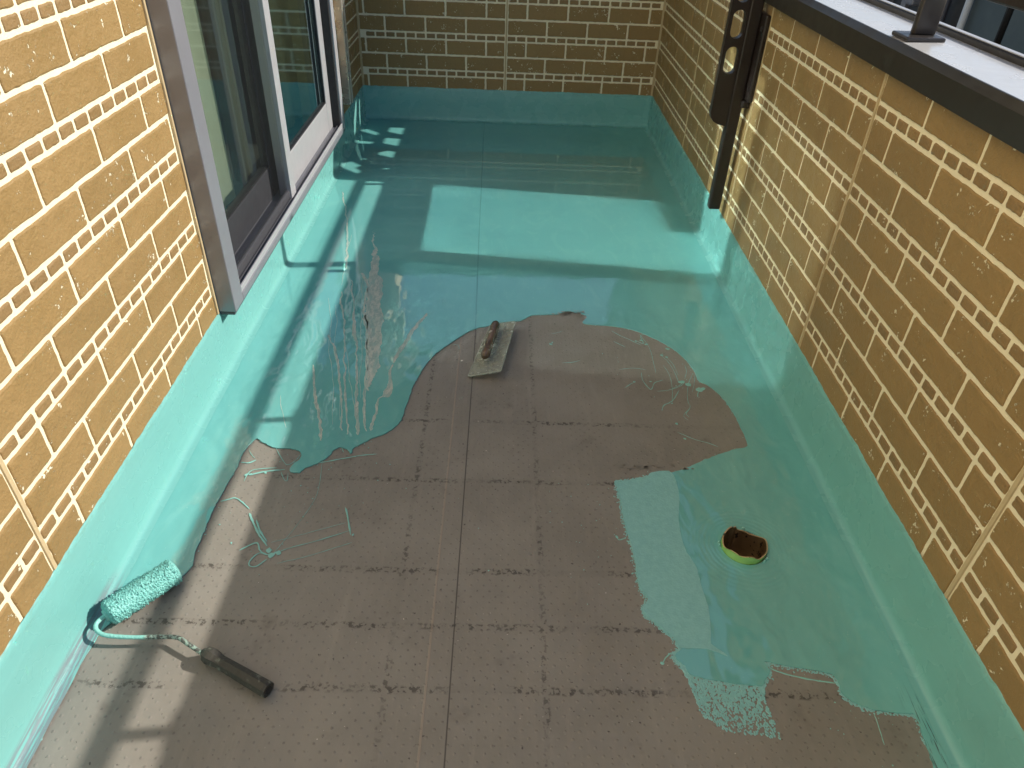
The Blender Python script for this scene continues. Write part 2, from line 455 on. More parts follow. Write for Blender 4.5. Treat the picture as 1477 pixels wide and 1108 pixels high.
class MB:
    def __init__(s): s.V, s.F = [], []
    def add(s, V, F):
        n = len(s.V); s.V += list(V); s.F += [tuple(i + n for i in f) for f in F]; return s
    def box(s, a, b):
        x0, y0, z0 = a; x1, y1, z1 = b
        return s.add([(x0, y0, z0), (x1, y0, z0), (x1, y1, z0), (x0, y1, z0), (x0, y0, z1), (x1, y0, z1), (x1, y1, z1), (x0, y1, z1)],
                     [(0, 3, 2, 1), (4, 5, 6, 7), (0, 1, 5, 4), (1, 2, 6, 5), (2, 3, 7, 6), (3, 0, 4, 7)])
    def bbox(s, a, b, w=.002):              # box with bevelled edges
        bm = bmesh.new()
        bmesh.ops.create_cube(bm, size=1)
        for v in bm.verts:
            for i in range(3):
                v.co[i] = (a[i] + b[i]) / 2 + v.co[i] * (b[i] - a[i])
        bmesh.ops.bevel(bm, geom=list(bm.edges), offset=w, segments=2, affect='EDGES', profile=.5)
        bm.verts.index_update()
        s.add([tuple(v.co) for v in bm.verts], [tuple(v.index for v in f.verts) for f in bm.faces])
        bm.free()
        return s
    def tube(s, pts, rad, n=10, cap=True):
        pts = [Vector(p) for p in pts]
        rads = rad if isinstance(rad, (list, tuple)) else [rad] * len(pts)
        V, F = [], []
        up = Vector((0, 0, 1))
        a_prev = None
        for i, p in enumerate(pts):
            d = (pts[min(i + 1, len(pts) - 1)] - pts[max(i - 1, 0)]).normalized()
            a = d.cross(up) if a_prev is None else a_prev - d * a_prev.dot(d)
            if a.length < 1e-4: a = d.cross(Vector((1, 0, 0)))
            a.normalize(); a_prev = a
            b = d.cross(a)
            for j in range(n):
                t = 2 * math.pi * j / n
                V.append(p + (a * math.cos(t) + b * math.sin(t)) * rads[i])
        for i in range(len(pts) - 1):
            for j in range(n):
                k2 = (j + 1) % n
                F.append((i * n + j, i * n + k2, (i + 1) * n + k2, (i + 1) * n + j))
        if cap:
            F.append(tuple(range(n))[::-1]); F.append(tuple(range((len(pts) - 1) * n, len(pts) * n)))
        return s.add(V, F)
    def prism(s, prof, y0, y1):             # profile in (x, z) extruded along y, closed loop
        n = len(prof)
        V = [(x, y0, z) for x, z in prof] + [(x, y1, z) for x, z in prof]
        F = [(i, (i + 1) % n, n + (i + 1) % n, n + i) for i in range(n)]
        F += [tuple(range(n))[::-1], tuple(range(n, 2 * n))]
        return s.add(V, F)
    def build(s, name, mat, parent=None, smooth=False):
        return obj(name, s.V, s.F, mat, parent, smooth)

def recalc(o):
    bm = bmesh.new(); bm.from_mesh(o.data)
    bmesh.ops.recalc_face_normals(bm, faces=bm.faces)
    bm.to_mesh(o.data); bm.free()
    return o

def smooth_poly(pts, sub=6, jit=.0, seed=0, closed=False):
    """Catmull-Rom through pts, with a little fractal wobble."""
    out = []
    n = len(pts)
    P = [Vector((p[0], p[1], 0)) for p in pts]
    rng = range(n if closed else n - 1)
    for i in rng:
        p0, p1, p2, p3 = (P[(i - 1) % n] if closed or i else P[0], P[i], P[(i + 1) % n],
                          P[(i + 2) % n] if closed or i + 2 < n else P[-1])
        for j in range(sub):
            t = j / sub
            q = .5 * ((2 * p1) + (-p0 + p2) * t + (2 * p0 - 5 * p1 + 4 * p2 - p3) * t * t + (-p0 + 3 * p1 - 3 * p2 + p3) * t ** 3)
            if jit:
                nx = noise.noise(Vector((q.x * 90, q.y * 90, seed))) + .6 * noise.noise(Vector((q.x * 260, q.y * 260, seed + 5)))
                ny = noise.noise(Vector((q.x * 90, q.y * 90, seed + 9))) + .6 * noise.noise(Vector((q.x * 260, q.y * 260, seed + 14)))
                q = q + Vector((nx, ny, 0)) * jit
            out.append((q.x, q.y))
    if not closed: out.append(tuple(P[-1][:2]))
    return out

def sheet(name, loops, z, thick, mat, parent):
    """Flat sheet with holes (loops[0] outer, others holes), its rim going down by thick."""
    V, F = [], []
    tl = [[Vector((x, y, 0)) for x, y in L] for L in loops]
    flat = [p for L in tl for p in L]
    V = [(p.x, p.y, z) for p in flat]
    for a, b, c in tessellate_polygon(tl):
        n = (flat[b] - flat[a]).cross(flat[c] - flat[a])
        F.append((a, b, c) if n.z > 0 else (a, c, b))
    s = 0
    nv = len(V)
    if thick:
        V += [(p.x, p.y, z - thick) for p in flat]
        for L in tl:
            m_ = len(L)
            for i in range(m_):
                j = (i + 1) % m_
                F.append((s + i, s + j, nv + s + j, nv + s + i))
            s += m_
    o = obj(name, V, F, mat, parent)
    return o

# ------------------------------------------------------------------ ground and neighbour level
gr = MB().box((-60, -60, -3.2), (60, 60, -3.0)).build('ground', 'ground')
tag(gr, kind='structure')

# ------------------------------------------------------------------ floor
DR = (.622, 1.192)                                        # drain
def circle(r, n=40): return [(DR[0] + r * math.cos(2 * math.pi * i / n), DR[1] + r * math.sin(2 * math.pi * i / n)) for i in range(n)]
floor = sheet('floor', [[(XL - .02, YN), (XR + .02, YN), (XR + .02, YF + .02), (XL - .02, YF + .02)], circle(.0555)], -.004, 0, 'membrane', None)
tag(floor, kind='structure')
sheet('membrane_sheet', [[(XL, YN), (-.068, YN), (-.068, YF), (XL, YF)]], -.0004, .003, 'membrane', floor)
sheet('membrane_sheet', [[(-.0745, YN), (XR, YN), (XR, YF), (-.0745, YF)], circle(.0555)], .0012, .003, 'membrane', floor)

edge = smooth_poly(BND, 9, .0020, 3)
edge = [(-.838, YN)] + edge + [(.845, YN)]
outer = edge + [(XR - .001, YN), (XR - .001, YF - .001), (XL + .001, YF - .001), (XL + .001, YN)]
coat = sheet('wet_coating', [outer, circle(.0565)], .0036, .0028, 'wet', floor)
tag(coat, label='glossy wet turquoise coating pooled over the floor')
MATTE = [(x - .0055 if x < .43 else x, y + (.003 if y > 1.38 else 0)) for x, y in MATTE]
mt = sheet('rolled_coating', [smooth_poly(MATTE, 5, .0014, 8, True)], .0044, .0030, 'rolled', floor)
tag(mt, label='paler roller-textured turquoise coat beside the drain')

# roller stipple, droplets and drag marks
def inside(p, poly):
    r = False
    for i in range(len(poly)):
        (x1, y1), (x2, y2) = poly[i], poly[i - 1]
        if (y1 > p[1]) != (y2 > p[1]) and p[0] < (x2 - x1) * (p[1] - y1) / (y2 - y1) + x1: r = not r
    return r

def blob(mb, x, y, z, rx, ry, h, n=7, rot=0.):
    V, F = [], []
    ca, sa = math.cos(rot), math.sin(rot)
    for ring, (rr, hh) in enumerate(((1, 0), (.72, .75))):
        for i in range(n):
            t = 2 * math.pi * i / n
            w = 1 + random.uniform(-.25, .25)
            px, py = rx * rr * w * math.cos(t), ry * rr * w * math.sin(t)
            V.append((x + px * ca - py * sa, y + px * sa + py * ca, z + h * hh))
    V.append((x, y, z + h))
    for i in range(n):
        j = (i + 1) % n
        F.append((i, j, n + j, n + i)); F.append((n + i, n + j, 2 * n))
    mb.add(V, F)

st = MB()
ys = [p[1] for p in STIP]; xs = [p[0] for p in STIP]
cnt = 0
while cnt < 2100:
    p = (random.uniform(min(xs), max(xs)), random.uniform(min(ys), max(ys)))
    if not inside(p, STIP): continue
    d = (p[1] - .70) / .19
    if random.random() > .25 + .95 * d: continue
    sz = random.uniform(.0012, .0026) * (.8 + .5 * d)
    blob(st, p[0], p[1], .0013, sz, sz * random.uniform(1., 2.1), .0012, 6, random.uniform(-.5, .5))
    cnt += 1
fr = smooth_poly(BND[78:96], 30)                           # ragged fringe along the rolled edge
for x, y in fr:
    for q in range(3):
        a = random.gauss(0, .008)
        s_ = random.uniform(.0008, .0022)
        blob(st, x - abs(a) * .7 + .002, y + random.gauss(0, .004), .0013, s_, s_ * random.uniform(1, 1.8), .0010, 6, random.uniform(0, 3))
fr = smooth_poly(BND[98:112], 40)
for x, y in fr:
    s_ = random.uniform(.0008, .0022)
    blob(st, x + random.gauss(0, .003), y - abs(random.gauss(0, .004)), .0013, s_, s_ * random.uniform(1, 1.8), .0010, 6, random.uniform(0, 3))
for x, y in edge[::3]:
    if y < .62 or random.random() > .55: continue
    s_ = random.uniform(.0005, .0016)
    blob(st, x + random.gauss(0, .0055), y + random.gauss(0, .0055), .0013, s_, s_ * random.uniform(1, 2.2), .0007, 6, random.uniform(0, 3))
tag(st.build('paint_stipple', 'rolled', floor), kind='stuff')

sp = MB()
def ribbon(mb, pts, w, z, h):
    P = [Vector((a, b, 0)) for a, b in pts]
    V, F = [], []
    for i, p in enumerate(P):
        d = P[min(i + 1, len(P) - 1)] - P[max(i - 1, 0)]
        d = d.normalized() if d.length else Vector((1, 0, 0))
        nrm = Vector((-d.y, d.x, 0))
        e = min(1, i / 3 + .25, (len(P) - 1 - i) / 3 + .25)
        ww = w * e * (1 + .7 * noise.noise(Vector((p.x * 60, p.y * 60, 2))))
        ww = max(ww, .0004)
        V += [(p + nrm * ww)[:2] + (z,), (p[0], p[1], z + h * e), (p - nrm * ww)[:2] + (z,)]
    for i in range(len(P) - 1):
        a, b = i * 3, i * 3 + 3
        F += [(a, a + 1, b + 1, b), (a + 1, a + 2, b + 2, b + 1)]
    mb.add(V, F)
for i, L in enumerate(SPL):
    w = (.0028, .0045, .003, .0026, .0022, .0008, .0016, .0010, .0008, .003, .0024, .0040, .0035, .0015)[i] if i < 14 else random.uniform(.0010, .0022)
    if i in (16, 38): w = .0024
    ribbon(sp, smooth_poly(L, 7, .0009, i), w * .62, .0013, .0005)
for x, y, s_ in ((-.52, 1.135, .012), (-.53, 1.150, .010), (-.505, 1.142, .009), (-.658, 1.405, .008), (-.648, 1.408, .006), (-.61, 1.415, .006), (.62, 1.868, .012), (.600, 1.882, .013), (.652, 1.842, .016), (.664, 1.848, .012),
                 (.562, 2.034, .008), (.577, 2.024, .006), (.52, 2.10, .009), (.505, 2.125, .007), (.485, 2.118, .006), (.59, 2.075, .010), (.545, 1.668, .006), (.556, 1.60, .006), (.405, .862, .006), (.41, .849, .005), (.366, .871, .005), (.311, 1.217, .006), (.549, 1.767, .004), (.186, 2.085, .009), (.192, 2.095, .005), (-.742, 1.22, .006), (-.625, 1.17, .004), (.50, 1.88, .006), (-.34, 1.205, .005), (.447, 1.876, .006)):
    blob(sp, x, y, .0013, s_ * .8, s_ * random.uniform(.4, .8), .0007, 11, random.uniform(0, 3))
for q in range(150):
    x, y = random.choice(((-.5, 1.3), (.52, 1.95), (.75, .72), (.3, 1.25), (-.45, 1.42)))
    x += random.gauss(0, .11); y += random.gauss(0, .10)
    if inside((x, y), edge): 
        s_ = random.uniform(.0006, .0018)
        blob(sp, x, y, .0014, s_, s_ * random.uniform(.6, 1.5), .0008, 6, random.uniform(0, 3))
tag(sp.build('paint_splash', 'splash', floor), kind='stuff', label='thin turquoise splashes and strings trailed over the bare membrane')

sk = MB(); ske = MB(); hole = MB()
for i, L in enumerate(STREAK):
    P = smooth_poly(L, 16, .0, 20 + i, True)
    Q = []
    for x, y in P:                                        # ragged like torn paint
        a = 3.2 if i == 0 else 1.6
        nx = a * (.0045 * noise.noise(Vector((x * 14, y * 14, i))) + .0026 * noise.noise(Vector((x * 60, y * 45, i + 3))) + .0016 * noise.noise(Vector((x * 220, y * 160, i + 6))))
        ny = .004 * noise.noise(Vector((x * 60, y * 60, i + 9)))
        Q.append((x + nx, y + ny))
    P = Q
    tl = [[Vector((x, y, 0)) for x, y in P]]
    F = []
    for a, b, c in tessellate_polygon(tl):
        n_ = (tl[0][b] - tl[0][a]).cross(tl[0][c] - tl[0][a])
        F.append((a, b, c) if n_.z > 0 else (a, c, b))
    sk.add([(x, y, .0040) for x, y in P], F)
    h_ = len(P) // 2
    ribbon(ske, P[4:h_ - 3], .0010 if i else .0014, .0042, .0007)
    if i in (0, 2): ribbon(ske, P[h_ + 3:-4], .0008, .0042, .0005)
for x0, y0, x1, y1 in ((-.63, 2.35, -.47, 1.62), (-.60, 2.30, -.455, 1.64), (-.56, 2.25, -.415, 1.66), (-.53, 2.5, -.41, 1.75), (-.655, 1.75, -.60, 1.60), (-.645, 2.9, -.60, 2.45)):
    pts = []
    for q in range(24):
        t = q / 23
        x, y = x0 + (x1 - x0) * t, y0 + (y1 - y0) * t
        pts.append((x + .012 * noise.noise(Vector((y * 5, x0 * 9, 1))) + .004 * noise.noise(Vector((y * 22, x0 * 9, 2))), y))
    ribbon(ske, pts, .0007, .0039, .0005)
for q in range(70):                                       # pinholes and breaks where the trowel skipped
    if q < 45: x, y = random.gauss(.27, .035), random.gauss(2.290, .010)
    else: x, y = random.gauss(.44, .07), random.gauss(1.47, .008)
    s_ = random.uniform(.001, .0045)
    P = [(x + s_ * 2.2 * math.cos(t) * random.uniform(.6, 1.3), y + s_ * math.sin(t) * random.uniform(.6, 1.3)) for t in [2 * math.pi * i / 8 for i in range(8)]]
    hole.add([(a, b, .0049 if q >= 45 else .0041) for a, b in P], [tuple(range(8))])
tag(hole.build('skipped_spot', 'membrane', floor), kind='stuff')
tag(sk.build('drag_streak', 'streak', floor), kind='stuff', label='grey streaks where the coating was dragged thin')
tag(ske.build('streak_ridge', 'streak_edge', floor), kind='stuff')

# ------------------------------------------------------------------ brick siding
PER, SMALL, BIG, Z0 = .2035, .033, .08525, .262           # vertical rhythm: one row of small tiles, two of bricks
JW = .0128                                                  # joint width

def piece_mesh(w, h, depth, seed, nl, ns, name, mat):
    rnd = random.Random(seed)
    r = min(.0032, h * .15)
    hw, hh = w / 2 - r, h / 2 - r
    pts = []
    def arc(cx, cz, a0):
        for i in range(3):
            t = a0 + math.pi / 4 * i
            pts.append((cx + r * math.cos(t), cz + r * math.sin(t)))
    arc(hw, hh, 0)
    for i in range(1, nl): pts.append((hw - 2 * hw * i / nl, hh + r))
    arc(-hw, hh, math.pi / 2)
    for i in range(1, ns): pts.append((-hw - r, hh - 2 * hh * i / ns))
    arc(-hw, -hh, math.pi)
    for i in range(1, nl): pts.append((-hw + 2 * hw * i / nl, -hh - r))
    arc(hw, -hh, 1.5 * math.pi)
    for i in range(1, ns): pts.append((hw + r, -hh + 2 * hh * i / ns))
    amp = .0010 if w > .1 else .0007
    base = []
    for x, z in pts:
        L = math.hypot(x, z)
        base.append((x + rnd.uniform(-amp, amp), z + rnd.uniform(-amp, amp)))
    n = len(base)
    V = []
    for ins, d in ((-.0012, 0.), (0., depth * .7), (.0026, depth)):
        for x, z in base:
            sx, sz = (hw + r - ins) / (hw + r), (hh + r - ins) / (hh + r)
            V.append((x * sx, -d, z * sz))
    F = []
    for k_ in range(2):
        for i in range(n):
            j = (i + 1) % n
            F.append((k_ * n + j, k_ * n + i, (k_ + 1) * n + i, (k_ + 1) * n + j))
    F.append(tuple(range(3 * n - 1, 2 * n - 1, -1)))
    me = bpy.data.meshes.new(name)
    me.from_pydata(V, [], [f[::-1] for f in F])
    me.materials.append(M[mat])
    bm = bmesh.new(); bm.from_mesh(me); bmesh.ops.recalc_face_normals(bm, faces=bm.faces); bm.to_mesh(me); bm.free()
    return me

_cache = {}
def piece(w, h, small):
    full = small or w > .19
    if full and (small or abs(h - (BIG - JW)) < .002):
        key = (small, round(w, 3), round(h, 3))
        L = _cache.setdefault(key, [])
        if len(L) < 9:
            L.append(piece_mesh(w, h, .0034 if not small else .0028, len(L) * 7 + len(_cache) * 131, 4 if small else 16, 2 if small else 6, 'tile' if small else 'brick', 'tile' if small else 'brick'))
            return L[-1]
        return random.choice(L)
    return piece_mesh(w, h, .0034, random.randint(0, 9999), max(1, int(w / .014)), max(1, int(h / .013)), 'brick', 'brick')

def lay(wall, face, pitch, ph_b, u0, u1, z0, z1, joints):
    """face(u, z) -> (location, rotation about z); u runs along the wall."""
    ends = [u0] + sorted(j for j in joints if u0 < j < u1) + [u1]
    def put(a, b, za, zb, small):
        w, h = b - a - JW * (.95 if small else 1.), zb - za - JW * (.92 if small else 1.)
        if w < .008 or h < .008: return
        me = piece(w, h, small)
        o = bpy.data.objects.new('tile' if small else 'brick', me)
        loc, rz = face((a + b) / 2, (za + zb) / 2)
        o.location = loc; o.rotation_euler = (0, 0, rz)
        if random.random() < .5 and not small: pass
        COL.objects.link(o)
        o.parent = wall
        o.matrix_parent_inverse = wall.matrix_basis.inverted()
    n0 = -2
    for n in range(n0, 12):
        lo = Z0 + n * PER
        rows = ((lo, lo + SMALL, pitch / 4, ph_b + pitch / 8 * 0, True),
                (lo + SMALL, lo + SMALL + BIG, pitch, ph_b, False),
                (lo + SMALL + BIG, lo + PER, pitch, ph_b + pitch / 2, False))
        for za, zb, pt, ph, small in rows:
            a_, b_ = max(za, z0), min(zb, z1)
            if b_ - a_ < (.03 if small else .02): continue
            for e0, e1 in zip(ends[:-1], ends[1:]):
                e0j = e0 + (.004 if e0 in joints else 0); e1j = e1 - (.004 if e1 in joints else 0)
                i = math.floor((e0j - ph) / pt)
                while ph + i * pt < e1j:
                    a, b = max(ph + i * pt, e0j), min(ph + (i + 1) * pt, e1j)
                    if small and b - a < pt * .6: i += 1; continue
                    put(a, b, a_, b_, small)
                    i += 1

GR = .0034                                                 # joint bed lies this far behind the brick faces
# right parapet wall
wr = MB().box((XR + GR, YN, -.4), (1.035, YF + .15, CAPZ + .02)).build('parapet_wall', 'joint')
tag(wr, 'right-hand brown brick-pattern parapet wall carrying the dark metal cap', 'wall')
JR = (.905, 1.8155, 2.726, 3.636)
lay(wr, lambda u, z: ((XR + GR, u, z), -math.pi / 2), .2295, 1.8155 - .2295 * 8, .42, YF, UPZ - .02, CAPZ + .01, JR)
for j in JR:
    MB().bbox((XR - .0005, j - .0045, UPZ - .01), (XR + GR + .002, j + .0045, CAPZ + .005), .0012).build('sealant_joint', 'sealant', wr)
MB().box((XR + .0005, YN, -.3), (XR + GR + .001, .41, CAPZ + .01)).build('siding_run', 'siding', wr)

# far wall
wf = MB().box((XL - .10, YF + GR, -.4), (XR + GR - .0005, YF + .15, CAPZ + .02)).build('end_wall', 'joint')
tag(wf, 'low brown brick-pattern wall closing the far end of the balcony', 'wall')
lay(wf, lambda u, z: ((u, YF + GR, z), 0.), .235, .006 - .235 * 4, XL + .005, XR - .003, UPZ - .02, CAPZ + .01, (.006,))
MB().bbox((.0015, YF - .0005, UPZ - .01), (.0105, YF + GR + .002, CAPZ + .005), .0012).build('sealant_joint', 'sealant', wf)
for x in (XL + .004, XR - .004):
    MB().bbox((x - .006, YF - .002, UPZ - .01), (x + .006, YF + GR + .003, CAPZ + .005), .0015).build('sealant_joint', 'sealant', wf)

# house wall on the left with the window opening
WY0, WY1, WZ0, WZ1 = 1.915, 3.745, .20, 2.12
hw_ = MB()
hw_.box((XL - .16, YN, -.4), (XL - GR, WY0, 5.4)).box((XL - .16, WY1, -.4), (XL - GR, YF + 1.2, 5.4))
hw_.box((XL - .16, WY0 + .0003, -.4), (XL - GR, WY1 - .0003, WZ0)).box((XL - .16, WY0 + .0003, WZ1), (XL - GR, WY1 - .0003, 5.4))
wl = hw_.build('house_wall', 'joint')
tag(wl, 'sunlit brown brick-pattern house wall around the sliding window on the left', 'wall')
JL = (.93,)
lay(wl, lambda u, z: ((XL - GR, u, z), math.pi / 2), .2405, .93 - .2405 * 4, .33, WY0 - .012, UPZ - .02, 1.62, JL)
lay(wl, lambda u, z: ((XL - GR, u, z), math.pi / 2), .2405, .93 - .2405 * 4, WY1 + .012, YF - .004, UPZ - .02, 1.05, ())
MB().bbox((XL - GR - .002, .93 - .005, UPZ - .01), (XL + .0005, .93 + .005, 1.62), .0012).build('sealant_joint', 'sealant', wl)
MB().box((XL - GR - .001, YN, -.3), (XL - .0005, .32, 5.4)).box((XL - GR - .001, .32, 1.63), (XL - .0005, WY0 - .01, 5.4)).box((XL - GR - .001, WY1 + .01, 1.06), (XL - .0005, YF + 1.2, 5.4)).box((XL - GR - .001, WY0 - .008, WZ1 + .06), (XL - .0005, WY1 + .008, 5.4)).build('upper_render', 'plaster', wl)  # unseen wall areas given pale cream to bounce sun across the balcony

rf = MB().prism([(XL + .12, 5.42), (XL + .12, 5.50), (XL - 3.2, 6.2), (XL - 3.2, 6.1)], YN, YF + 1.2).build('house_roof', 'slate2')
recalc(rf); tag(rf, 'low pitched dark roof of the house above the left wall', 'roof')
cn = MB().bbox((XL - .02, 3.45, 2.62), (1.25, 5.6, 2.68), .004).build('canopy', 'canopy')  # added unseen slab overhead, keeps sky light off the far end
tag(cn, 'flat grey canopy roof over the far end of the balcony', 'canopy')

# ------------------------------------------------------------------ painted upstands
def upstand(name, p0, p1, nrm, label_seed):
    """Coated strip at the foot of a wall: brushed top edge, flat face, small cove at the floor."""
    p0, p1, nrm = Vector(p0), Vector(p1), Vector(nrm)
    L = (p1 - p0).length
    n = int(L / .007)
    prof = [(.0, UPZ), (.003, UPZ - .0025), (.0055, UPZ - .012), (.0055, .10), (.0058, .026)]
    for i in range(1, 6):
        t = i / 5 * math.pi / 2
        prof.append((.0058 + .016 * (1 - math.cos(t)), .0055 + .0205 * (1 - math.sin(t))))
    prof += [(.030, .0040)]
    V, F = [], []
    m_ = len(prof)
    for i in range(n + 1):
        q = p0 + (p1 - p0) * (i / n)
        s_ = L * i / n
        wob = .0032 * noise.noise(Vector((s_ * 7, label_seed, 0))) + .0026 * noise.noise(Vector((s_ * 45, label_seed, 3))) + .0016 * noise.noise(Vector((s_ * 130, label_seed, 5)))
        face = .0011 * noise.noise(Vector((s_ * 5, label_seed, 7)))
        for k_, (o_, z) in enumerate(prof):
            zz = z + (wob if k_ < 3 else 0)
            oo = o_ + (face if 1 < k_ < 9 else 0) + (.0025 * noise.noise(Vector((s_ * 16, label_seed, 11))) if k_ == m_ - 1 else 0)
            V.append((q.x + nrm.x * oo, q.y + nrm.y * oo, zz))
    for i in range(n):
        for k_ in range(m_ - 1):
            F.append((i * m_ + k_, (i + 1) * m_ + k_, (i + 1) * m_ + k_ + 1, i * m_ + k_ + 1))
    o = obj(name, V, F, 'brushed', None, True)
    bm = bmesh.new(); bm.from_mesh(o.data)
    bmesh.ops.recalc_face_normals(bm, faces=bm.faces)
    bm.faces.ensure_lookup_table()
    f = bm.faces[len(bm.faces) // 2 // (m_ - 1) * (m_ - 1) + 3]
    if f.normal.dot(nrm) < 0: bmesh.ops.reverse_faces(bm, faces=bm.faces)
    bm.to_mesh(o.data); bm.free()
    tag(o, kind='structure')
    return o
upstand('upstand_left', (XL, YN, 0), (XL, YF, 0), (1, 0, 0), 1.3)
upstand('upstand_right', (XR, YN, 0), (XR, YF, 0), (-1, 0, 0), 4.7)
upstand('upstand_far', (XL, YF, 0), (XR, YF, 0), (0, -1, 0), 8.1)

# ------------------------------------------------------------------ parapet cap, rail and posts
cap = empty('parapet_cap', (.96, 1.8, CAPZ))
tag(cap, 'dark bronze metal cap running along the top of the right parapet', 'wall cap')
prof = [(.886, CAPZ), (.886, 1.030), (.888, 1.0335), (.8955, 1.0452), (.8985, 1.0462), (.8985, 1.030), (.90, CAPZ)]
recalc(MB().prism(prof, YN, YF + .16).build('fascia', 'bronze', cap))
prof = [(.8987, 1.0460), (1.040, 1.0500), (1.040, 1.035), (.8987, 1.034)]
recalc(MB().prism(prof, YN, YF + .16).build('cap_top', 'cap_top', cap))
prof = [(1.0405, 1.034), (1.0405, 1.061), (1.044, 1.064), (1.060, 1.064), (1.063, 1.061), (1.063, .97), (1.052, .97), (1.052, 1.034)]
recalc(MB().prism(prof, YN, YF + .16).build('outer_lip', 'bronze', cap))
MB().bbox((1.0445, YN, 1.0638), (1.0595, YF + .16, 1.0662), .001).build('lip_edge', 'alu_light', cap)
capf = empty('parapet_cap', (0, YF + .05, CAPZ))
tag(capf, 'dark bronze metal cap on top of the low far end wall', 'wall cap')
MB().bbox((XL - .08, YF - .022, CAPZ), (.884, YF + .16, 1.046), .006).build('cover', 'bronze', capf)
MB().box((XL - .07, YF - .012, 1.0462), (.884, YF + .15, 1.0482)).build('cap_top', 'cap_top', capf)

rail = empty('handrail', (.96, 1.8, 1.05))
tag(rail, 'dark brown handrail on short posts above the right parapet cap', 'handrail')
MB().bbox((.945, YN, 1.158), (.976, YF + .1, 1.182), .005).build('rail_bar', 'bronze2', rail)
for yp in (-.05, .88, 1.81, 2.74, 3.67):
    p = MB()
    p.bbox((.932, yp - .010, 1.057), (.984, yp + .010, 1.160), .004)
    po = p.build('post', 'post', rail, True)
    q = MB().bbox((.905, yp - .040, 1.0470), (.996, yp + .040, 1.0575), .0035)
    q.build('base_plate', 'post', po)

# ------------------------------------------------------------------ laundry pole bracket on the right wall
bk = empty('laundry_pole_bracket', (.86, 2.79, .22))
tag(bk, 'black laundry-pole bracket with oval slots hanging on the right brick wall', 'bracket')
MB().bbox((.842, 2.768, .226), (.888, 2.806, 1.364), .006).build('upright_bar', 'bronze2', bk)
MB().bbox((.8885, 2.722, .655), (XR - .0005, 2.852, .945), .006).build('wall_plate', 'bronze2', bk)
MB().bbox((.880, 2.745, .63), (.9075, 2.800, .652), .004).build('plate_foot', 'bronze2', bk)

for yb_, zb_ in ((2.74, .70), (2.74, .90), (2.834, .70), (2.834, .90)):
    MB().tube([(.8895, yb_, zb_), (.884, yb_, zb_)], .0085, 6).build('bolt', 'post', bk)

def plate(name, outer, holes, f3, thick, nrm, mat, parent):
    loops = [[Vector((a, b, 0)) for a, b in L] for L in [outer] + holes]
    flat = [p for L in loops for p in L]
    n = len(flat)
    V = [f3(p.x, p.y) for p in flat]
    V += [tuple(Vector(f3(p.x, p.y)) + Vector(nrm) * thick) for p in flat]
    F = []
    for a, b, c in tessellate_polygon(loops):
        F += [(a, b, c), (n + c, n + b, n + a)]
    s = 0
    for L in loops:
        for i in range(len(L)):
            j = (i + 1) % len(L)
            F.append((s + i, s + j, n + s + j, n + s + i))
        s += len(L)
    return recalc(obj(name, V, F, mat, parent))

def slot(cx, cz, w, h, n=10):
    r = w / 2
    L = []
    for i in range(n + 1):
        t = math.pi * i / n
        L.append((cx + r * math.cos(t), cz + h / 2 - r + r * math.sin(t)))
    for i in range(n + 1):
        t = math.pi + math.pi * i / n
        L.append((cx + r * math.cos(t), cz - h / 2 + r + r * math.sin(t)))
    return L
out = [(.8415, .555), (.8415, 1.20), (.778, 1.20), (.777, .60), (.781, .585), (.792, .572), (.81, .562)]
sl_ = [slot(.8125, z, .045, .092) for z in (1.02, .905, .787)] 
plate('arm', out, sl_, lambda a, b: (a, 2.774, b), .028, (0, 1, 0), 'bronze2', bk)

# ------------------------------------------------------------------ sliding window
win = empty('sliding_window', (XL, 2.83, .2))
tag(win, 'grey aluminium sliding window set in the left brick wall', 'window')
XO = -.800                                                  # front of the frame
fr_ = MB().bbox((XL - .10, WY0 - .004, .197), (XO, WY0 + .074, 2.12), .003).build('jamb', 'alu', win)
MB().bbox((XL - .003, WY0 - .016, .193), (XL + .004, WY0 - .0045, 2.13), .002).build('sealant', 'sealant', win)
MB().bbox((XL - .10, WY1 - .052, .197), (XO - .004, WY1 + .004, 2.12), .003).build('jamb', 'alu_light', win)
MB().bbox((XL - .10, WY0 + .0745, 2.07), (XO, WY1 - .0525, 2.12), .003).build('head', 'alu', win)
sill = MB().bbox((XL - .10, WY0 + .0745, .197), (XO, WY1 - .0525, .222), .003).build('sill', 'alu', win)
MB().bbox((XO - .009, WY0 + .075, .2215), (XO - .003, WY1 - .053, .240), .001).build('track_lip', 'alu_light', sill)
MB().bbox((XO - .030, WY0 + .075, .2215), (XO - .026, WY1 - .053, .232), .001).build('track_lip', 'alu_dark', sill)
MB().bbox((XL - .001, WY0 - .003, .186), (XO - .006, WY1 + .003, .1965), .002).build('drip_edge', 'alu_dark', sill)
MB().bbox((XL - .07, WY1 - .075, .223), (XO - .012, WY1 - .0535, 2.069), .001).build('weather_strip', 'rubber', win)  # black strip stands in for the dark gap between sash and jamb

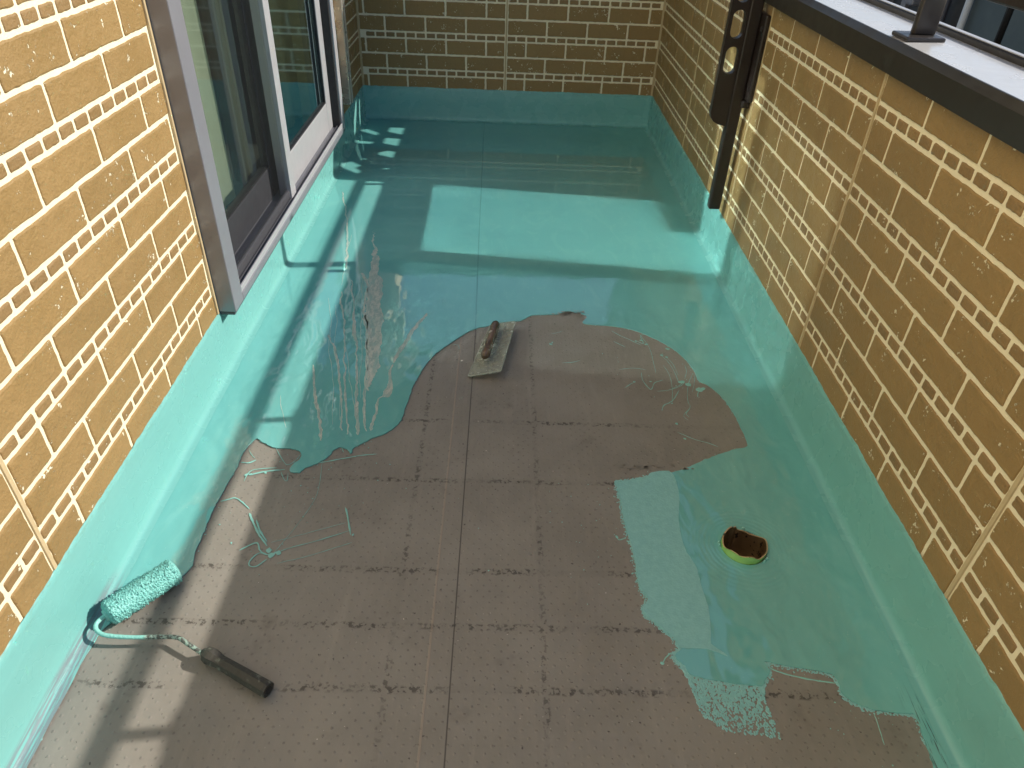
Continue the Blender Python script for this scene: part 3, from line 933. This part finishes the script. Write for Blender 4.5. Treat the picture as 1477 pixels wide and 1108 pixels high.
def sash(x0, x1, ya, yb, wl_, wr_, hb, mat, gx, label, gm='glass'):
    s_ = MB().bbox((x0, ya, .226), (x1, ya + wl_, 2.065), .003).build('sash', mat, win)
    tag(s_, label=label)
    MB().bbox((x0, yb - wr_, .226), (x1, yb, 2.065), .003).build('stile', mat, s_)
    MB().bbox((x0 + .001, ya + wl_ + .0003, .226), (x1 - .001, yb - wr_ - .0003, .226 + hb), .003).build('bottom_rail', mat, s_)
    MB().bbox((x0 + .001, ya + wl_ + .0003, 2.01), (x1 - .001, yb - wr_ - .0003, 2.064), .003).build('top_rail', mat, s_)
    MB().box((gx - .003, ya + wl_ - .004, .226 + hb - .004), (gx + .003, yb - wr_ + .004, 2.014)).build('glass_pane', gm, s_)
    b = MB()
    b.box((gx + .0032, ya + wl_ + .0004, .226 + hb + .0002), (x1 - .004, yb - wr_ - .0006, .226 + hb + .007))
    b.box((gx + .0032, ya + wl_ + .0004, .226 + hb + .0075), (x1 - .004, ya + wl_ + .0065, 2.0095))
    b.box((gx + .0032, yb - wr_ - .0065, .226 + hb + .0075), (x1 - .004, yb - wr_ - .0004, 2.0095))
    b.build('gasket', 'rubber', s_)
    return s_
sash(-.880, -.848, 2.765, 3.668, .058, .085, .135, 'alu_light', -.866, 'outer sliding sash with clear pane and pale frame')
sash(-.935, -.900, 1.992, 2.840, .05, .085, .12, 'alu_dark', -.920, 'inner sliding sash seen through the insect screen', 'glass_plain')
scr = MB().bbox((-.846, 1.992, .228), (-.832, 2.006, 2.06), .002).build('insect_screen', 'alu_dark', win)
MB().bbox((-.846, 2.735, .228), (-.824, 2.800, 2.06), .002).build('stile', 'alu_light', scr)
tag(scr, label='dark insect screen over the near half of the window')
MB().bbox((-.845, 2.0063, .229), (-.833, 2.7347, .262), .002).build('bottom_rail', 'alu_dark', scr)
MB().box((-.8395, 2.004, .258), (-.8390, 2.737, 2.058)).build('mesh_net', 'mesh', scr)

# room behind
rm = MB()
rm.box((-3.6, .6, .15), (XL - .165, 5.2, .20)).box((-3.65, .6, .2), (-3.6, 5.2, 2.6)).box((-3.6, .55, .2), (XL - .165, .6, 2.6)).box((-3.6, 5.2, .2), (XL - .165, 5.25, 2.6)).box((-3.6, .6, 2.6), (XL - .165, 5.2, 2.65))
tag(rm.build('room', 'room'), kind='structure')

def drape(name, ya, yb, x, amp, waves, mat, label, zb=.23):
    n = int(waves * 14)
    V, F = [], []
    for i in range(n + 1):
        t = i / n
        y = ya + (yb - ya) * t
        xx = x + amp * math.sin(2 * math.pi * waves * t + .8) + amp * .35 * math.sin(2 * math.pi * waves * 2.3 * t)
        for z in (zb, .9, 2.1):
            V.append((xx * 1. + .004 * math.sin(z * 3 + t * 9), y, z))
    for i in range(n):
        for k_ in range(2):
            a = i * 3 + k_
            F.append((a, a + 3, a + 4, a + 1))
    nv = len(V)
    V += [(a - .003, b, c) for a, b, c in V]
    F += [tuple(q + nv for q in f[::-1]) for f in F]
    o = obj(name, V, F, mat, None, True)
    tag(o, label, 'curtain')
    return o
drape('curtain', 2.15, 2.72, -1.045, .010, 3., 'curtain', 'pale curtain hanging behind the near half of the window')
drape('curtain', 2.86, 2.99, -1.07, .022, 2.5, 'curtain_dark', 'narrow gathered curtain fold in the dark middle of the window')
drape('curtain', 3.46, 3.90, -1.045, .012, 2.5, 'curtain', 'pale curtain edge behind the far clear pane')

# ------------------------------------------------------------------ shutter rail beyond the window
sr = empty('shutter_rail', (XL + .03, 3.95, .26))
tag(sr, 'champagne metal vertical rail on the wall past the window', 'shutter rail')
MB().bbox((XL + .012, 3.925, .262), (XL + .056, 3.985, 2.3), .006).build('channel', 'rail_light', sr)
MB().bbox((XL + .0565, 3.945, .268), (XL + .062, 3.965, 2.29), .002).build('bead', 'rail_light', sr)
for z in (.40, 1.2, 2.0):
    MB().bbox((XL - .003, 3.935, z), (XL + .0125, 3.975, z + .03), .002).build('clip', 'alu_dark', sr)

# ------------------------------------------------------------------ added unseen pierced panel (shades the far corner, holes shape its light spots)
PX = .992
def pj(x, y, z=0.):
    t = PX - x
    return (y + .11 * t, z + .70 * t)
holes = [[pj(*p) for p in L] for L in (
    [(-.811, 4.465), (-.733, 4.463), (-.743, 4.395)],
    [(-.69, 4.448), (-.54, 4.459), (-.54, 4.254), (-.69, 4.330)],
    [(-.690, 4.215), (-.60, 4.205), (-.54, 4.132), (-.54, 4.050), (-.690, 4.120)],
    [(-.640, 3.998), (-.55, 3.955), (-.55, 3.900), (-.607, 3.884), (-.69, 3.930), (-.69, 3.96)],
    [(-.55, 3.755), (-.55, 3.710), (-.645, 3.706)],
    [(-.853, 4.330), (-.732, 4.246), (-.735, 4.299), (-.82, 4.372)],
    [(-.855, 4.151), (-.74, 4.134), (-.751, 4.103), (-.834, 4.104)],
    [(-.863, 3.753), (-.814, 3.81), (-.749, 3.747), (-.773, 3.711), (-.735, 3.665), (-.745, 3.625), (-.856, 3.72)],
    [(-.768, 3.858), (-.735, 3.862), (-.738, 3.826)],
    [(XL, 4.175, .02), (XL, 4.201, .096), (XL, 4.30, .175), (XL, 4.33, .175), (XL, 4.295, .11), (XL, 4.223, .03)],
    [(XL, 4.365, .02), (XL, 4.375, .088), (XL, 4.410, .156), (XL, 4.435, .156), (XL, 4.406, .088), (XL, 4.393, .026)])]
outer_ = [(3.69, 1.068), (3.74, 1.28), (3.86, 1.46), (4.16, 2.02), (4.32, 2.45), (5.4, 2.45), (5.4, 1.068)]
scn = plate('screen_panel', outer_, holes, lambda a, b: (PX, a, b), .006, (1, 0, 0), 'screen_panel', None)
tag(scn, 'dark pierced screen panel standing above the far end of the right parapet', 'screen')

# ------------------------------------------------------------------ neighbouring house beyond the parapet
nb = empty('neighbour_house', (4.2, 6.5, -3))
tag(nb, 'slate grey neighbouring house seen beyond the right parapet', 'house')
NX = 4.0
MB().box((NX, 2.0, -3), (NX + 3, 6.93, 1.9)).build('wall', 'slate', nb)
MB().box((NX + .05, 6.94, -3), (NX + 3, 12.5, 1.9)).build('wall', 'slate2', nb)
MB().bbox((NX - .12, 1.9, 1.905), (NX + 3.1, 12.6, 2.0), .01).build('roof_edge', 'alu_dark', nb)
for y in (2.9, 3.8, 4.7, 5.55, 6.4):
    MB().box((NX - .004, y - .008, -3), (NX + .001, y + .008, 1.9)).build('panel_joint', 'rubber', nb)
def pipe(y, r, mat, x=None):
    MB().tube([(NX - .05 if x is None else x, y, -3), (NX - .05 if x is None else x, y, 1.88)], r, 12).build('downpipe', mat, nb, True)
pipe(6.88, .030, 'white'); pipe(7.30, .018, 'alu_light'); pipe(7.22, .03, 'alu_dark'); pipe(9.3, .03, 'alu_dark')
w = MB().bbox((NX - .01, 7.42, -.8), (NX + .06, 7.52, 1.4), .004).bbox((NX - .01, 8.05, -.8), (NX + .06, 8.15, 1.4), .004).build('window', 'alu', nb)
MB().box((NX + .03, 7.52, -.8), (NX + .049, 8.05, 1.4)).build('pane', 'slate2', w)
MB().bbox((NX - .09, 7.78, .30), (NX + .02, 7.93, .62), .02).build('meter_box', 'alu', nb)
MB().bbox((NX - .02, 8.45, -.8), (NX + .06, 8.55, 1.4), .004).build('corner_post', 'alu', nb)
pol = empty('marker_pole', (3.6, 5.7, -3))
tag(pol, 'thin black pole with yellow lower sleeve standing before the grey house', 'pole')
MB().tube([(3.6, 5.72, .36), (3.6, 5.72, 1.0)], .022, 10).build('shaft', 'rubber', pol, True)
MB().tube([(3.6, 5.72, -3), (3.6, 5.72, .36)], .024, 10).build('sleeve', 'yellow', pol, True)

# ------------------------------------------------------------------ floor drain
k = NT('green_tape'); v = k.pos()
M['tape'] = k.done(k.mix(k.noise(v, 40, 3), (.20, .44, .07), (.34, .60, .22)), .4)
k = NT('rusty_pipe'); v = k.pos()
c = k.mix(k.noise(v, 45, 4), (.36, .24, .12), (.50, .34, .18))
c = k.mix(k.step(k.noise(v, 75, 2), .58, .66), c, (.02, .012, .01))
M['rust'] = k.done(c, .55, k.bump(k.noise(v, 90, 3), .003, .5))
dr = empty('drain_pipe', (DR[0], DR[1], 0))
tag(dr, 'cut drain pipe stub wrapped in green tape poking through the wet coating', 'drain pipe')
def wall_ring(mb, r, top, zb, n=64, flip=False):
    V, F = [], []
    for i in range(n):
        t = 2 * math.pi * i / n
        V += [(DR[0] + r * math.cos(t) * (1 + .02 * math.sin(3 * t)), DR[1] + r * math.sin(t), zb), (DR[0] + r * math.cos(t) * (1 + .05 * math.sin(2 * t + 1)), DR[1] + r * math.sin(t) * (1 + .03 * math.cos(3 * t)), top(t))]
    for i in range(n):
        j = (i + 1) % n
        F.append((2 * i, 2 * j, 2 * j + 1, 2 * i + 1) if not flip else (2 * i, 2 * i + 1, 2 * j + 1, 2 * j))
    mb.add(V, F)
def top(t):
    z = .017 + .008 * math.cos(t - 3.9) + .004 * math.sin(3 * t + 1) + .003 * math.sin(7 * t)
    d = (t - 1.05 + math.pi) % (2 * math.pi) - math.pi
    if abs(d) < .35: z -= .008 * (1 - abs(d) / .35)
    d = (t - 1.75 + math.pi) % (2 * math.pi) - math.pi
    if abs(d) < .10: z += .008 * (1 - abs(d) / .10)
    return z
a = MB(); wall_ring(a, .0545, top, -.02); a.build('tape_wrap', 'tape', dr, True)
a = MB(); wall_ring(a, .0515, lambda t: top(t) - .0005, -.11, flip=True)
n = 64
rim0 = len(a.V)
ot = MB(); wall_ring(ot, .0545, top, 0)
a.V += [ot.V[2 * i + 1] for i in range(n)]
a.F += [(2 * i + 1, 2 * ((i + 1) % n) + 1, rim0 + (i + 1) % n, rim0 + i) for i in range(n)]
a.add([(DR[0] + .053 * math.cos(2 * math.pi * i / 32), DR[1] + .053 * math.sin(2 * math.pi * i / 32), -.109) for i in range(32)], [tuple(range(32))])
a.build('pipe_bore', 'rust', dr, True)
d_ = MB()
for t, s_ in ((1.35, .006), (2.95, .005), (3.1, .004), (5.6, .005), (5.4, .004)):
    blob(d_, DR[0] + .060 * math.cos(t), DR[1] + .060 * math.sin(t), .004, s_ * .8, s_ * .6, .007, 8)
tag(d_.build('torn_scrap', 'splash', dr), kind='stuff')

# ------------------------------------------------------------------ plastic trowel
k = NT('clear_plastic'); v = k.pos()
c = k.mix(k.noise(v, 40, 4), (.62, .66, .60), (.50, .50, .42))
M['plastic'] = k.done(c, k.step(k.noise(v, 60, 3), .3, .7, .14, .32), k.bump(k.noise(v, 80, 3), .001, .4), **{'Transmission Weight': .62, 'IOR': 1.2})
k = NT('worn_wood'); v = k.pos()
c = k.mix(k.step(k.noise(k.vscale(v, 6, 5, 6), 4, 3, .55), .35, .65), (.07, .045, .025), (.17, .11, .075))
c = k.mix(k.step(k.noise(v, 24, 2), .58, .66), c, (.42, .37, .33))
M['wood'] = k.done(c, .22, k.bump(k.noise(v, 40, 3), .002, .4))
M['smear'] = plain('grey_green_smear', (.40, .44, .38), .3, var=.2)
tw = empty('plastic_trowel', (-.010, 2.020, 0), -.162)
tag(tw, 'clear plastic trowel with worn brown grip lying at the coating edge', 'trowel')
TW, TL = .052, .158
def tz(x): return .0065 + (x + TW) * .30
def tw_obj(name, V, F, mat, smooth=False, parent=None):
    o = obj(name, V, F, mat, parent or tw, smooth, True)
    return o
L = []
for cx_, cy_, a0 in ((TW - .014, TL - .016, 0), (-TW + .020, TL - .010, math.pi / 2), (-TW + .006, -TL + .006, math.pi), (TW - .010, -TL + .012, 1.5 * math.pi)):
    r_ = .014 if a0 == 0 else (.010 if a0 < 4 else .010)
    for i in range(5):
        t = a0 + math.pi / 2 * i / 4
        L.append((cx_ + r_ * math.cos(t), cy_ + r_ * math.sin(t)))
n = len(L)
V = [(x, y, tz(x)) for x, y in L] + [(x, y, tz(x) + .003) for x, y in L]
V += [(x * .93, y * .975, tz(x * .93) + .003) for x, y in L]
F = [(i, (i + 1) % n, n + (i + 1) % n, n + i) for i in range(n)] + [(n + i, n + (i + 1) % n, 2 * n + (i + 1) % n, 2 * n + i) for i in range(n)]
F += [tuple(range(n))[::-1], tuple(range(2 * n, 3 * n))]
bl = tw_obj('blade', V, F, 'plastic')
rim = MB()
P = [(x * .985, y * .992, tz(x) + .0034) for x, y in L]
rim.tube(P + P[:1], .0011, 6)
tw_obj('edge_smear', rim.V, rim.F, 'smear', True, bl)
ridge = MB()
for xx in (.016, .024):
    ridge.box((xx, -TL + .02, tz(xx) + .0028), (xx + .002, TL - .03, tz(xx) + .0060))
tw_obj('rib', ridge.V[:8], ridge.F[:6], 'plastic', parent=bl)
hz = tz(-.008)
for yy in (-.055, .055):
    s_ = MB().tube([(-.008, yy, hz), (-.010, yy, hz + .024)], [.007, .006], 10)
    tw_obj('stem', s_.V, s_.F, 'plastic', True)
pts, rad = [], []
for i in range(17):
    t = i / 16
    pts.append((-.012 + .002 * math.sin(t * 3), -.108 + .216 * t, hz + .034 + .003 * math.sin(math.pi * t)))
    rad.append((.0130 + .0030 * math.sin(math.pi * t) + .0016 * math.cos(t * 7)) * (1 if 0 < i < 16 else .62))
h_ = MB().tube(pts, rad, 14)
tw_obj('grip', h_.V, h_.F, 'wood', True)

# ------------------------------------------------------------------ paint roller
k = NT('loaded_nap'); v = k.pos()
M['nap'] = k.done(k.mix(k.noise(v, 170, 3), (.12, .40, .38), (.23, .57, .51)), .35, k.bump(k.noise(v, 320, 3), .003, .6))
k = NT('paint_crusted_wire'); v = k.pos()
x, y, z = k.xyz()
c = k.mix(k.step(k.noise(v, 160, 3), .45, .6), (.09, .10, .09), (.30, .42, .36))
c = k.mix(k.step(k.math('ADD', x, k.math('MULTIPLY', k.noise(v, 40, 2), .01)), -.700, -.712), c, (.24, .56, .50))
M['wire'] = k.done(c, .4, k.bump(k.noise(v, 220, 3), .003, .6))
k = NT('worn_black_grip'); v = k.pos()
c = k.mix(k.noise(v, 60, 4, .6), (.022, .021, .018), (.060, .056, .046))
c = k.mix(k.step(k.noise(v, 45, 4, .65), .55, .68), c, (.15, .16, .13))
M['grip'] = k.done(c, .55, k.bump(k.noise(v, 130, 4), .003, .8))
ro = empty('paint_roller', (-.66, .93, 0))
tag(ro, 'short paint roller soaked in turquoise lying on the membrane, black handle', 'paint roller')
A, B = Vector((-.808, .938, .0345)), Vector((-.708, 1.062, .0345))
ax = (B - A).normalized(); s1 = ax.cross(Vector((0, 0, 1))).normalized(); s2 = ax.cross(s1)
NU, NV = 150, 120
V, F = [], []
Ln = (B - A).length
for i in range(NU + 1):
    t = i / NU
    q = A + ax * (Ln * t)
    taper = 1 - .35 * max(0, 1 - t / .05) ** 2 - .35 * max(0, 1 - (1 - t) / .05) ** 2
    for j in range(NV):
        a_ = 2 * math.pi * j / NV
        nn = noise.noise(Vector((t * 42, math.cos(a_) * 6, math.sin(a_) * 6))) + .8 * noise.noise(Vector((t * 62, math.cos(a_) * 11 + 3, math.sin(a_) * 11)))
        nn += .6 * noise.noise(Vector((t * 120, math.cos(a_) * 26, math.sin(a_) * 26 + 8)))
        r_ = .0285 * taper + .0042 * (abs(nn) * 1.4 - .55)
        p_ = q + (s1 * math.cos(a_) + s2 * math.sin(a_)) * r_
        V.append((p_.x, p_.y, max(p_.z, .0042)))
for i in range(NU):
    for j in range(NV):
        k2 = (j + 1) % NV
        F.append((i * NV + j, i * NV + k2, (i + 1) * NV + k2, (i + 1) * NV + j))
F += [tuple(range(NV))[::-1], tuple(range(NU * NV, (NU + 1) * NV))]
recalc(obj('nap_sleeve', V, F, 'nap', ro, True))
MB().tube([A - ax * .004, A + ax * .004], .013, 14).build('end_cap', 'wire', ro, True)
wp = smooth3 = [Vector(p) for p in ((-.800, .948, .034), (-.815, .930, .034), (-.820, .915, .033), (-.812, .902, .031), (-.790, .893, .029), (-.74, .891, .027), (-.68, .894, .026), (-.645, .893, .026), (-.620, .880, .025), (-.585, .861, .023), (-.56, .850, .022))]
pts = []
for i in range(len(wp) - 1):
    p0, p1, p2, p3 = wp[max(i - 1, 0)], wp[i], wp[i + 1], wp[min(i + 2, len(wp) - 1)]
    for j in range(5):
        t = j / 5
        pts.append(.5 * ((2 * p1) + (-p0 + p2) * t + (2 * p0 - 5 * p1 + 4 * p2 - p3) * t * t + (-p0 + 3 * p1 - 3 * p2 + p3) * t ** 3))
pts.append(wp[-1])
MB().tube(pts, [.0046 + .0007 * noise.noise(p * 150) for p in pts], 10).build('wire_frame', 'wire', ro, True)
H0, H1 = Vector((-.580, .862, .022)), Vector((-.430, .785, .0185))
pts, rad = [], []
for i, (t, r_) in enumerate(((-.03, .007), (0, .010), (.03, .0155), (.10, .0185), (.16, .0172), (.24, .0146), (.5, .0158), (.8, .0168), (.97, .0172), (1., .0160))):
    pts.append(H0 + (H1 - H0) * t); rad.append(r_)
ha = MB().tube(pts, rad, 8).build('handle', 'grip', ro)
MB().tube([H1 - (H1 - H0) * .002, H1 + (H1 - H0) * .006], .0085, 10).build('end_hole', 'rubber', ha)
